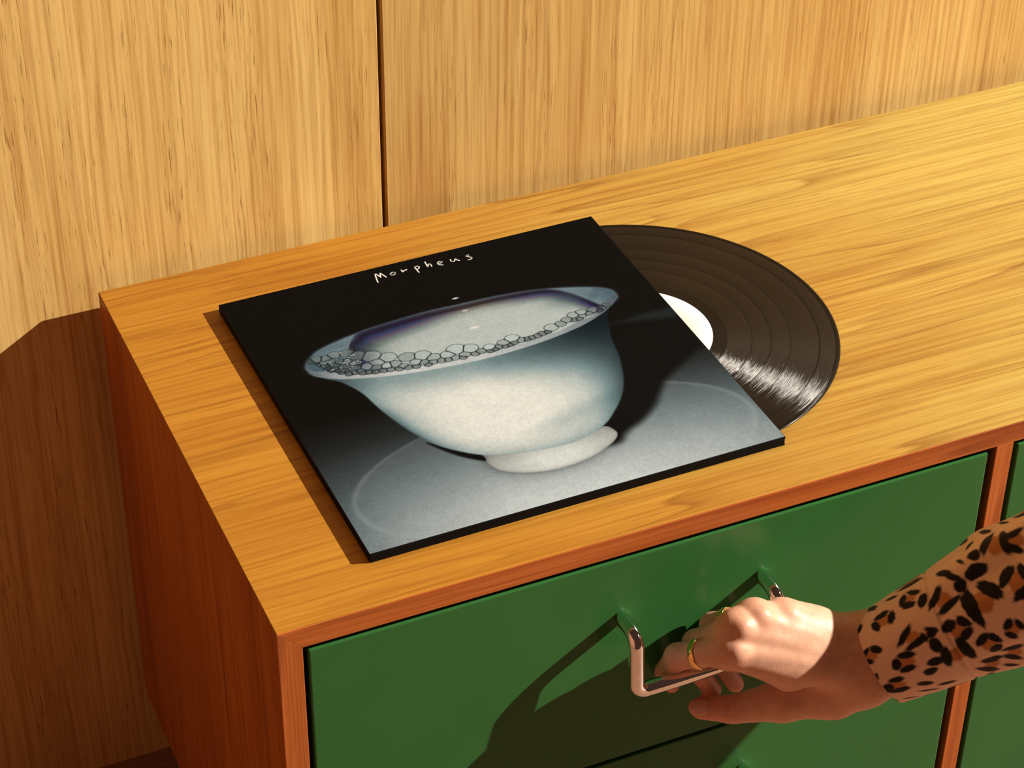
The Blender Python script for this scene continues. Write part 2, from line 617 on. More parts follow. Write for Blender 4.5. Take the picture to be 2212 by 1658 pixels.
    ring = np.exp(-((er - 1.0) / 0.016) ** 2) * np.interp(v, [0, 0.1, 0.25, 0.36, 0.4], [0.07, 0.20, 0.20, 0.09, 0])
    img = img + (srgb((200, 208, 210)) - img) * ring[:, None]
    # grain of the printed surface
    # light wedge behind, right of the rim
    wd = poly_sd([(0.8301, 0.5498), (0.9098, 0.5613), (1.02, 0.56), (1.02, 0.50), (0.9436, 0.5201)])
    lay(sm(0.012, -0.02, wd) * 0.55, srgb((46, 58, 62)))
    # cast shadow of the bowl
    sh = poly_sd(closed([(0.70, 0.45), (0.86, 0.50), (1.03, 0.50), (1.06, 0.43), (0.9708, 0.372), (0.8603, 0.305), (0.836, 0.2813), (0.813, 0.2549), (0.785, 0.222),
                         (0.7358, 0.185), (0.6805, 0.158), (0.648, 0.131), (0.60, 0.145), (0.62, 0.21), (0.66, 0.3)]))
    lay(sm(0.018, -0.012, sh), srgb((19, 20, 20)))
    us = poly_sd(closed([(0.255, 0.30), (0.3071, 0.2453), (0.3563, 0.21), (0.352, 0.1880), (0.3156, 0.2150), (0.2850, 0.2500)]))
    lay(sm(0.006, -0.004, us), srgb((16, 18, 19)))
    # soft contact shade round the foot
    foot_poly = closed([(0.3567, 0.215), (0.3519, 0.1974), (0.3495, 0.1767), (0.3647, 0.1453), (0.4068, 0.1177), (0.4766, 0.0995), (0.5578, 0.1043), (0.6208, 0.1271),
                        (0.6546, 0.1506), (0.6601, 0.1739), (0.6386, 0.1983), (0.5524, 0.19), (0.4375, 0.2)])
    ft = poly_sd(foot_poly)
    img *= (1 - 0.28 * np.exp(-np.clip(ft, 0, 1) / 0.012) * (ft > 0))[:, None]
    fcol = srgb((222, 227, 224)) * np.ones((len(u), 1))
    fl = np.clip(0.80 + 0.22 * np.exp(-((u - 0.50) / 0.11) ** 2), 0, 1)
    fl = fl * np.interp(v - (0.185 - 0.16 * (u - 0.45)) * 0, [0.09, 0.115, 0.15, 0.19, 0.22], [0.88, 1.0, 1.0, 0.86, 0.62])
    edge = np.exp(-np.clip(-ft, 0, 1) / 0.004)
    lay(sm(0.002, -0.002, ft), fcol * (fl * (1 - 0.25 * edge))[:, None])
    # body of the bowl
    body_poly = closed([(0.135, 0.618), (0.160, 0.588), (0.1876, 0.5319), (0.2014, 0.4658), (0.2171, 0.4063), (0.2393, 0.3449), (0.27, 0.2868), (0.3071, 0.2453),
                        (0.3556, 0.2084), (0.4363, 0.1825), (0.5499, 0.1708), (0.6386, 0.1963), (0.692, 0.2384), (0.7344, 0.2865), (0.7657, 0.3408), (0.794, 0.4188),
                        (0.8113, 0.4967), (0.838, 0.575), (0.842, 0.605), (0.6445, 0.562), (0.5156, 0.555), (0.3952, 0.562), (0.2806, 0.58)])
    bd = poly_sd(body_poly)
    gx = (u - 0.46) / np.interp(v, [0.15, 0.3, 0.5, 0.6], [0.24, 0.30, 0.33, 0.36])
    lum = 1.02 - 0.30 * np.abs(gx) ** 1.7 - 0.34 * sm(0.6, 1.15, np.abs(gx))
    lip_v = np.interp(u, [0.10, 0.114, 0.1725, 0.2806, 0.3952, 0.5156, 0.6445, 0.7609, 0.8409, 0.894], [0.66, 0.632, 0.5962, 0.5648, 0.5472, 0.5402, 0.5478, 0.5694, 0.6008, 0.6377])
    under = lip_v - v
    dark_w = np.interp(u, [0.1, 0.25, 0.45, 0.6, 0.75, 0.85], [0.10, 0.07, 0.075, 0.105, 0.15, 0.17])
    dark_a = np.interp(u, [0.1, 0.25, 0.45, 0.6, 0.7, 0.8], [0.62, 0.34, 0.40, 0.62, 0.80, 0.93])
    lum = lum * (1 - dark_a * np.exp(-(np.clip(under, 0, 1) / dark_w) ** 2))
    lum = lum * (1 - 0.55 * np.exp(-np.clip(-bd, 0, 1) / 0.020) * sm(0.53, 0.40, v) * (0.35 + 0.65 * sm(0.20, 0.33, v)) * np.where(u < 0.45, 1.0, 0.75))
    lum = lum * (1 - 0.14 * np.exp(-((v - (0.245 + 0.20 * np.clip(u - 0.5, 0, 1))) / 0.030) ** 2) * sm(0.42, 0.60, u))
    lum = lum * np.interp(v, [0.17, 0.21, 0.28], [0.80, 0.90, 1.0])
    lum = np.clip(lum, 0.03, 1.05)
    hi = srgb((238, 238, 231))
    md = srgb((120, 146, 152))
    lo = srgb((14, 24, 30))
    bcol = np.where((lum > 0.55)[:, None], md + (hi - md) * np.clip((lum - 0.55) / 0.42, 0, 1)[:, None], lo + (md - lo) * np.clip(lum / 0.55, 0, 1)[:, None])
    lay(sm(0.003, -0.003, bd), bcol)
    # rim: an ellipse seen from above, inside filled with suds and one big film
    rim_poly = closed([(0.107, 0.6833), (0.1029, 0.6643), (0.1141, 0.6319), (0.1725, 0.5962), (0.2806, 0.5648), (0.3952, 0.5472), (0.5156, 0.5402), (0.6445, 0.5478),
                       (0.7609, 0.5694), (0.8409, 0.6008), (0.894, 0.6377), (0.9033, 0.6564), (0.8981, 0.6815), (0.8694, 0.7039), (0.8148, 0.7276), (0.7613, 0.744),
                       (0.6977, 0.7572), (0.6154, 0.7664), (0.5311, 0.7693), (0.4475, 0.7721), (0.3443, 0.7654), (0.2708, 0.7574), (0.2087, 0.7448), (0.153, 0.7264), (0.1188, 0.6991)])
    rd = poly_sd(rim_poly)
    rmask = sm(0.002, -0.002, rd)
    rcol = srgb((64, 88, 102)) + (srgb((150, 168, 178)) - srgb((64, 88, 102))) * np.clip(np.interp(u, [0.1, 0.2, 0.3, 0.75, 0.83, 0.9], [0.10, 0.55, 0.6, 0.7, 0.55, 0.10]) + 0.35 * (blur_noise(40, 3) - 0.5), 0, 1)[:, None]
    lay(rmask, rcol)
    # front lip
    lip_w = np.interp(u, [0.10, 0.2, 0.5, 0.8, 0.9], [0.018, 0.020, 0.022, 0.022, 0.016])
    lp = np.abs(under + lip_w * 0.55) / lip_w
    lipm = sm(1.0, 0.55, lp) * rmask
    ll = np.interp(u, [0.1, 0.16, 0.3, 0.5, 0.7, 0.85, 0.9], [0.35, 0.75, 1.0, 0.95, 0.72, 0.45, 0.25])
    lay(lipm, srgb((30, 48, 62)) + (srgb((206, 212, 214)) - srgb((30, 48, 62))) * ll[:, None])
    outer = np.exp(-(rd / 0.005) ** 2) * sm(0.60, 0.68, v)
    img = img + (srgb((110, 130, 145)) - img) * (0.5 * outer)[:, None]
    # film
    film_poly = closed([(0.2227, 0.7073), (0.2426, 0.7372), (0.272, 0.7605), (0.3456, 0.7685), (0.4483, 0.7739), (0.5319, 0.7711), (0.6163, 0.7683), (0.6986, 0.7591),
                        (0.7613, 0.744), (0.8043, 0.7055), (0.841, 0.6457), (0.8499, 0.6193), (0.83, 0.6), (0.7735, 0.592), (0.6922, 0.570), (0.577, 0.566), (0.4963, 0.566),
                        (0.3816, 0.58), (0.2829, 0.60), (0.2177, 0.63), (0.21, 0.67)])
    fd = poly_sd(film_poly)
    td, tt = line_d(catmull([(0.2127, 0.65), (0.2227, 0.7173), (0.2426, 0.7372), (0.272, 0.7605), (0.3456, 0.7685), (0.4483, 0.7739), (0.5319, 0.7711), (0.6163, 0.7683), (0.6986, 0.7591),
                             (0.7613, 0.744), (0.8043, 0.7055), (0.841, 0.6457), (0.8499, 0.6193)], 6))
    dep = np.interp(tt, [0, 0.25, 0.5, 0.75, 1.0], [0.060, 0.085, 0.055, 0.050, 0.040])
    q = td / dep
    pale = srgb((186, 197, 194))
    keys = [(0.00, (70, 84, 100)), (0.10, (46, 44, 66)), (0.24, (34, 28, 48)), (0.42, (52, 60, 104)), (0.60, (96, 84, 110)), (0.80, (116, 134, 132)), (1.10, (176, 186, 186)), (1.6, (188, 198, 195))]
    kx = [k_[0] for k_ in keys]
    fc = np.stack([np.interp(q, kx, [k_[1][i] for k_ in keys]) for i in range(3)], -1)
    keys2 = [(0.00, (96, 108, 122)), (0.14, (66, 62, 70)), (0.30, (50, 40, 38)), (0.48, (112, 112, 108)), (0.75, (164, 172, 170)), (1.10, (186, 195, 193)), (1.6, (190, 199, 196))]
    kx2 = [k_[0] for k_ in keys2]
    fc2 = np.stack([np.interp(q, kx2, [k_[1][i] for k_ in keys2]) for i in range(3)], -1)
    cen = np.exp(-((u - 0.56) / 0.12) ** 2)[:, None]
    fc = fc * (1 - cen) + fc2 * cen
    tint = np.exp(-((u - 0.25) / 0.05) ** 2)[:, None] * np.exp(-((v - 0.68) / 0.04) ** 2)[:, None]
    fc = fc * (1 - 0.55 * tint) + srgb((44, 66, 62)) * 0.55 * tint
    tint = np.exp(-((u - 0.78) / 0.05) ** 2)[:, None] * np.exp(-((v - 0.69) / 0.035) ** 2)[:, None]
    fc = fc * (1 - 0.5 * tint) + srgb((70, 92, 96)) * 0.5 * tint
    lay(sm(0.002, -0.002, fd), fc)
    # suds: cells with dark walls along the front of the bowl, and a cluster at the left
    r2 = np.random.default_rng(11)
    lo_u = [0.125, 0.15, 0.19, 0.288, 0.404, 0.526, 0.657, 0.7755, 0.838, 0.87]
    lo_v = [0.690, 0.640, 0.6093, 0.5835, 0.5678, 0.5638, 0.5747, 0.5997, 0.6132, 0.63]
    hi_u = [0.125, 0.16, 0.205, 0.24, 0.2829, 0.3247, 0.3816, 0.4388, 0.4963, 0.577, 0.6379, 0.6922, 0.7341, 0.7735, 0.823, 0.86]
    hi_v = [0.700, 0.705, 0.705, 0.665, 0.655, 0.640, 0.622, 0.607, 0.596, 0.592, 0.589, 0.592, 0.610, 0.632, 0.626, 0.632]
    seeds = []
    tries = 0
    while tries < 4000 and len(seeds) < 230:
        tries += 1
        su = r2.uniform(0.12, 0.86)
        a_ = np.interp(su, lo_u, lo_v)
        b_ = np.interp(su, hi_u, hi_v)
        f = r2.random()
        sv = a_ + (b_ - a_) * f
        size = 0.010 + 0.024 * f * np.interp(su, [0.1, 0.2, 0.24, 0.4, 0.55, 0.8], [0.4, 0.5, 1.0, 1.1, 0.7, 0.5])
        if all(((su - s[0]) * 1.0) ** 2 + ((sv - s[1]) * 1.25) ** 2 > (0.5 * (size + s[2])) ** 2 * 1.2 for s in seeds):
            seeds.append((su, sv, size))
    seeds = np.array(seeds)
    lo_b = np.interp(u, lo_u, lo_v)
    hi_b = np.interp(u, hi_u, hi_v)
    near = (v > lo_b - 0.012) & (v < hi_b + 0.025) & (u > 0.11) & (u < 0.87)
    ii = np.where(near)[0]
    un, vn = u[ii], v[ii]
    f1 = np.full(un.shape, 1e9)
    f2 = np.full(un.shape, 1e9)
    cid = np.zeros(un.shape, int)
    for k_, (su, sv, sz) in enumerate(seeds):
        dd = np.sqrt((un - su) ** 2 + ((vn - sv) * 1.25) ** 2) - 0.62 * sz
        m1 = dd < f1
        f2 = np.where(m1, f1, np.minimum(f2, dd))
        cid = np.where(m1, k_, cid)
        f1 = np.where(m1, dd, f1)
    inside = (f1 < 0.0060)
    wall_ = np.clip(1.35 - (f2 - f1) / 0.0034, 0, 1)
    shell = np.exp(-((f1 - 0.0045) / 0.0013) ** 2)
    wl = np.clip(np.maximum(wall_, shell * 0.9), 0, 1)
    cellc = np.random.default_rng(5).random(len(seeds))[cid]
    leftness = np.interp(un, [0.12, 0.2, 0.3], [0.75, 0.6, 0.0])
    small = 1 - sm(0.009, 0.018, seeds[cid, 2])
    cell = srgb((172, 186, 187))[None, :] * (0.72 + 0.40 * cellc[:, None])
    cell = cell * (1 - 0.55 * small[:, None]) * (1 - 0.5 * leftness[:, None])
    cur = img[ii]
    cur = cur * 0.35 + cell * 0.65
    cur = cur * (1 - wl[:, None]) + srgb((26, 40, 48)) * wl[:, None]
    mm = (sm(0.0060, 0.0048, f1) * inside)[:, None]
    img[ii] = img[ii] * (1 - mm) + cur * mm
    # glints
    r3 = np.random.default_rng(21)
    for gu, gv, ga, gb, br in [(0.535, 0.798, 0.009, 0.0032, 250), (0.536, 0.741, 0.008, 0.003, 225), (0.529, 0.667, 0.012, 0.005, 236)] + \
            [(r3.uniform(0.14, 0.23), r3.uniform(0.63, 0.70), 0.0018, 0.0018, 225) for _ in range(26)] + \
            [(s[0] + r3.uniform(-.004, .004), s[1] + r3.uniform(-.003, .003), 0.0014, 0.0014, 215) for s in seeds[::4]]:
        mk = np.exp(-(((u - gu) / ga) ** 2 + ((v - gv) / gb) ** 2) ** 2)
        lay(mk * 0.95, srgb((br, br, br * 0.97)))
    # print grain
    grain = np.random.default_rng(2).normal(0, 1, (NN, NN))
    grain = (grain + np.roll(grain, 1, 0) + np.roll(grain, 1, 1) + np.roll(np.roll(grain, 1, 0), 1, 1)) / 2
    mot = (blur_noise(60, 8) - 0.5) + (blur_noise(140, 9) - 0.5)
    img = img * (1 + 0.022 * grain.ravel() + 0.035 * mot)[:, None]
    img = np.clip(img - 9.0 * np.exp(-img / 25.0), 4, 252) / 255.0
    rgb = np.where(img <= 0.04045, img / 12.92, ((img + 0.055) / 1.055) ** 2.4) * PRINT_GAIN

    e_ = 0.0006
    V = np.zeros((NN, NN, 3))
    V[..., 0] = e_ + U * (SL - 2 * e_)
    V[..., 1] = e_ + Vv * (SL - 2 * e_)
    V[..., 2] = T + 0.00006
    me = grid_mesh('cover_print', V, NN, NN)
    set_colors(me, rgb)
    m = N('printed_cover')
    at = m.node('ShaderNodeAttribute', attribute_name='print')
    m.put(m.bsdf.inputs['Base Color'], at.outputs['Color'])
    m.bsdf.inputs['Roughness'].default_value = 0.6
    m.bsdf.inputs['Specular IOR Level'].default_value = 0.03
    o = lk('cover_print', me, m.mat)
    tag(o, 'printed photograph of a white bowl of soap suds')

    # ---- handwritten title as ink strokes
    strokes = [
        [(0.3882, 0.9356), (0.3939, 0.9682), (0.3977, 0.9701), (0.4028, 0.9538), (0.4077, 0.9706), (0.4154, 0.9486)],
        [(0.4429, 0.9583), (0.4411, 0.9615), (0.436, 0.9619), (0.4304, 0.9583), (0.4296, 0.9535), (0.4333, 0.951), (0.4392, 0.9524), (0.4423, 0.9562), (0.4425, 0.9591)],
        [(0.461, 0.9632), (0.4614, 0.9542), (0.4663, 0.9584), (0.4736, 0.9595)],
        [(0.4971, 0.9363), (0.4964, 0.9502), (0.4958, 0.9611), (0.4984, 0.9633), (0.504, 0.9627), (0.5068, 0.9584), (0.5023, 0.9522), (0.4963, 0.9509)],
        [(0.5282, 0.973), (0.527, 0.9613), (0.527, 0.9506), (0.5303, 0.9583), (0.5353, 0.961), (0.5368, 0.9564), (0.5365, 0.9486)],
        [(0.555, 0.9528), (0.5606, 0.9528), (0.5664, 0.9558), (0.5667, 0.9593), (0.5622, 0.9607), (0.5561, 0.9578), (0.5544, 0.9537), (0.556, 0.948), (0.5641, 0.943)],
        [(0.5907, 0.9581), (0.5891, 0.9511), (0.5912, 0.9471), (0.5966, 0.9479), (0.6033, 0.9557), (0.6049, 0.9495), (0.6094, 0.9454)],
        [(0.6397, 0.9584), (0.6362, 0.959), (0.6324, 0.956), (0.6357, 0.9518), (0.6408, 0.948), (0.6424, 0.9433), (0.637, 0.9392), (0.6311, 0.939)],
    ]
    for si, st in enumerate(strokes):
        pts = np.array(st) * SL
        path = catmull(pts, 6) if si not in (0, 2) else catmull(pts, 3)
        bm = bmesh.new()
        hw = 0.00052
        tg = np.gradient(path, axis=0)
        tg /= np.linalg.norm(tg, axis=1)[:, None] + 1e-12
        nrm = np.stack([-tg[:, 1], tg[:, 0]], -1)
        zt = T + 0.00016
        L = [bm.verts.new((p[0] + n_[0] * hw, p[1] + n_[1] * hw, zt)) for p, n_ in zip(path, nrm)]
        Rr = [bm.verts.new((p[0] - n_[0] * hw, p[1] - n_[1] * hw, zt)) for p, n_ in zip(path, nrm)]
        for i in range(len(path) - 1):
            bm.faces.new((Rr[i], Rr[i + 1], L[i + 1], L[i]))
        for p in path[::2] if si not in (0, 2) else list(path[::3]) + [path[-1]]:
            c_ = [bm.verts.new((p[0] + hw * math.cos(a), p[1] + hw * math.sin(a), zt + 0.00001)) for a in np.linspace(0, 2 * math.pi, 9)[:-1]]
            bm.faces.new(c_)
        for p in (path[0], path[-1]):
            c_ = [bm.verts.new((p[0] + hw * math.cos(a), p[1] + hw * math.sin(a), zt + 0.00002)) for a in np.linspace(0, 2 * math.pi, 9)[:-1]]
            bm.faces.new(c_)
        me = bpy.data.meshes.new('letter')
        bm.to_mesh(me)
        bm.free()
        lk('letter', me, MAT_INK)
    return root


PRINT_GAIN = np.array([0.55, 0.60, 0.65])
make_sleeve()

# ------------------------------------------------------------------ the vinyl record
GROOVE_ROT = -0.043
RC = (0.3570, 0.2030)
RR = 0.151


def make_record():
    tilt = math.atan2(0.0019, 0.26)
    root = empty('vinyl_record', (RC[0], RC[1], 0.0016))
    root.rotation_euler = (0, tilt, 0)
    tag(root, 'black vinyl record with a white label sliding out of the sleeve', 'record')
    prof = [(0.0036, 0.0002), (0.0036, 0.0016), (0.0030 + 0.001, 0.0018), (0.0495, 0.0018), (0.0500, 0.0017), (0.0660, 0.0016), (0.0672, 0.00155)]
    bands = [(0.0676, 0.0848), (0.0856, 0.0990), (0.0998, 0.1137), (0.1145, 0.1351), (0.1359, 0.1468)]
    for a, b in bands:
        prof += [(a, 0.00150), (a + 0.0004, 0.00156), (b - 0.0004, 0.00156), (b, 0.00150)]
    prof += [(0.1474, 0.00158), (0.1484, 0.00178), (0.1500, 0.00180), (0.1508, 0.00150), (RR, 0.0010), (0.1508, 0.0004), (0.1500, 0.0001), (0.1484, 0.0000),
             (0.1470, 0.0002), (0.0036, 0.0002)]
    prof = np.array(prof)
    seg = 256
    a = np.linspace(0, 2 * math.pi, seg, endpoint=False)
    V = np.stack([prof[:, None, 0] * np.cos(a), prof[:, None, 0] * np.sin(a), np.repeat(prof[:, 1:2], seg, 1)], -1)
    me = grid_mesh('disc', V, len(prof), seg, True)
    me.flip_normals()
    m = N('black_vinyl')
    co = m.coords()
    sep = m.node('ShaderNodeSeparateXYZ')
    m.put(sep.inputs[0], co)
    r = m.math('SQRT', m.math('ADD', m.math('MULTIPLY', sep.outputs[0], sep.outputs[0]), m.math('MULTIPLY', sep.outputs[1], sep.outputs[1])))
    comb = m.node('ShaderNodeCombineXYZ')
    m.put(comb.inputs[0], m.math('MULTIPLY', r, 3800.0))
    ang = m.math('ARCTAN2', sep.outputs[1], sep.outputs[0])
    m.put(comb.inputs[1], m.math('MULTIPLY', ang, 5.0))
    gr = m.noise(comb.outputs[0], 1.0, 3.0, 0.7)
    # smooth land: run-out, gaps between the tracks and the outer lead-in
    stops = [(0.0, 1.0), (0.0668 / 0.2, 1.0), (0.0670 / 0.2, 0.0)]
    for g in (0.0852, 0.0994, 0.1141, 0.1355):
        stops += [((g - 0.0007) / 0.2, 0.0), ((g - 0.0004) / 0.2, 1.0), ((g + 0.0004) / 0.2, 1.0), ((g + 0.0007) / 0.2, 0.0)]
    stops += [(0.1470 / 0.2, 0.0), (0.1474 / 0.2, 1.0)]
    land = m.ramp(m.math('DIVIDE', r, 0.2), stops)
    m.bsdf.inputs['Base Color'].default_value = (0.006, 0.005, 0.0045, 1)
    m.put(m.bsdf.inputs['Roughness'], m.math('SUBTRACT', 0.30, m.math('MULTIPLY', land, 0.18)))
    m.bsdf.inputs['Specular IOR Level'].default_value = 0.07
    # the cut grooves: light stretched across them
    gl = m.node('ShaderNodeBsdfAnisotropic')
    tn = m.node('ShaderNodeTangent', direction_type='RADIAL', axis='Z')
    m.put(gl.inputs['Tangent'], tn.outputs[0])
    comb2 = m.node('ShaderNodeCombineXYZ')
    m.put(comb2.inputs[0], m.math('MULTIPLY', r, 1500.0))
    g2 = m.noise(comb2.outputs[0], 1.0, 3.0, 0.75)
    jit = m.math('ADD', m.math('MULTIPLY', m.math('SUBTRACT', g2, 0.5), 0.05), m.math('MULTIPLY', m.math('SUBTRACT', gr, 0.5), 0.13))
    m.put(gl.inputs['Rotation'], m.math('ADD', jit, GROOVE_ROT))
    gl.inputs['Roughness'].default_value = 0.42
    gl.inputs['Anisotropy'].default_value = 0.82
    gcol = m.ramp(gr, [(0.30, (0.032, 0.031, 0.030)), (0.72, (0.072, 0.070, 0.068))])
    m.put(gl.inputs['Color'], m.mix(land, gcol, (0.018, 0.017, 0.016, 1)))
    add = m.node('ShaderNodeAddShader')
    m.put(add.inputs[0], m.bsdf.outputs[0])
    m.put(add.inputs[1], gl.outputs[0])
    outn = [n for n in m.nt.nodes if n.type == 'OUTPUT_MATERIAL'][0]
    m.put(outn.inputs['Surface'], add.outputs[0])
    gb = m.math('MULTIPLY', gr, m.math('SUBTRACT', 1.0, land))
    m.bump(gb, 0.04, 0.0002)
    o = bpy.data.objects.new('disc', me)
    me.materials.append(m.mat)
    me.polygons.foreach_set('use_smooth', np.ones(len(me.polygons), dtype=bool))
    COL.objects.link(o)
    o.parent = root
    # paper label: thin ring with a spindle hole
    lr = np.array([(0.0036, 0.00182), (0.0036, 0.00200), (0.0552, 0.00200), (0.0558, 0.00190), (0.0558, 0.00165)])
    V = np.stack([lr[:, None, 0] * np.cos(a), lr[:, None, 0] * np.sin(a), np.repeat(lr[:, 1:2], seg, 1)], -1)
    ml = grid_mesh('label', V, len(lr), seg, True)
    ml.flip_normals()
    ml.materials.append(MAT_LABEL)
    lo = bpy.data.objects.new('label', ml)
    COL.objects.link(lo)
    lo.parent = root
    return root


make_record()

# ------------------------------------------------------------------ the person: hand, forearm, sleeve, rings
HAND = {
    'index': [(0.3046, -0.0520, -0.0815), (0.2810, -0.0220, -0.1047), (0.2777, -0.0135, -0.1254), (0.2830, -0.0120, -0.1410)],
    'middle': [(0.3119, -0.0460, -0.0687), (0.2978, -0.0160, -0.1030), (0.3026, -0.0125, -0.1335), (0.3162, -0.0130, -0.1575)],
    'ring': [(0.3278, -0.0430, -0.0667), (0.3115, -0.0135, -0.0932), (0.3205, -0.0118, -0.1326), (0.3349, -0.0135, -0.1592)],
    'pinky': [(0.3509, -0.0430, -0.0743), (0.3362, -0.0165, -0.1010), (0.3430, -0.0120, -0.1356), (0.3512, -0.0120, -0.1529)],
    'thumb': [(0.3834, -0.0650, -0.1384), (0.3512, -0.0520, -0.1477), (0.3203, -0.0360, -0.1587), (0.3017, -0.0240, -0.1612)],
}
RAD = {
    'index': [0.0112, 0.0096, 0.0082, 0.0062],
    'middle': [0.0110, 0.0094, 0.0082, 0.0068],
    'ring': [0.0106, 0.0088, 0.0077, 0.0064],
    'pinky': [0.0098, 0.0076, 0.0066, 0.0056],
    'thumb': [0.0185, 0.0145, 0.0102, 0.0080],
}
WR_U = np.array([0.3995, -0.0600, -0.0986])
WR_R = np.array([0.3995, -0.0790, -0.1240])
ARM_DIR = np.array([0.8351, -0.2470, 0.4915])
ARM_DIR /= np.linalg.norm(ARM_DIR)
CUFF = np.array([0.4128, -0.0770, -0.1074])
CAM_POS = np.array([-0.2979, -1.0226, 0.9882])
H = {k: np.array(v_) for k, v_ in HAND.items()}


def unit(a):
    a = np.asarray(a, float)
    return a / np.linalg.norm(a)


def surface_nets(f, org, h):
    """quad mesh of the zero level of a sampled field (negative inside)"""
    ins = f < 0
    nx, ny, nz = f.shape
    c = [(i, j, k_) for i in (0, 1) for j in (0, 1) for k_ in (0, 1)]

    def sub(a, o):
        return a[o[0]:nx - 1 + o[0], o[1]:ny - 1 + o[1], o[2]:nz - 1 + o[2]]
    cnt = np.zeros((nx - 1, ny - 1, nz - 1), np.int8)
    for o in c:
        cnt += sub(ins, o)
    act = (cnt > 0) & (cnt < 8)
    idx = np.argwhere(act)
    ids = np.full(act.shape, -1, np.int64)
    ids[act] = np.arange(len(idx))
    pos = np.zeros((len(idx), 3))
    num = np.zeros(len(idx))
    cv = {o: f[idx[:, 0] + o[0], idx[:, 1] + o[1], idx[:, 2] + o[2]].astype(float) for o in c}
    for a in c:
        for ax in range(3):
            if a[ax] == 1:
                continue
            b = list(a)
            b[ax] = 1
            b = tuple(b)
            fa, fb = cv[a], cv[b]
            m = (fa < 0) != (fb < 0)
            t = np.where(m, fa / np.where(m, fa - fb, 1), 0)
            p = np.tile(np.array(a, float), (len(idx), 1))
            p[:, ax] += t
            pos[m] += p[m]
            num[m] += 1
    V = org + h * (idx + pos / num[:, None])
    quads = []
    for ax in range(3):
        sl0 = [slice(None)] * 3
        sl1 = [slice(None)] * 3
        sl0[ax] = slice(0, -1)
        sl1[ax] = slice(1, None)
        a, b = ins[tuple(sl0)], ins[tuple(sl1)]
        e = np.argwhere(a != b)
        o1, o2 = [(1, 2), (2, 0), (0, 1)][ax]
        ok = (e[:, o1] > 0) & (e[:, o2] > 0) & (e[:, o1] < f.shape[o1] - 1) & (e[:, o2] < f.shape[o2] - 1)
        e = e[ok]
        neg = a[e[:, 0], e[:, 1], e[:, 2]]
        q = []
        for d1, d2 in ((1, 1), (0, 1), (0, 0), (1, 0)):
            g = e.copy()
            g[:, o1] -= d1
            g[:, o2] -= d2
            q.append(ids[g[:, 0], g[:, 1], g[:, 2]])
        q = np.stack(q, -1)
        q[~neg] = q[~neg][:, ::-1]
        quads.append(q)
    return V, np.vstack(quads)


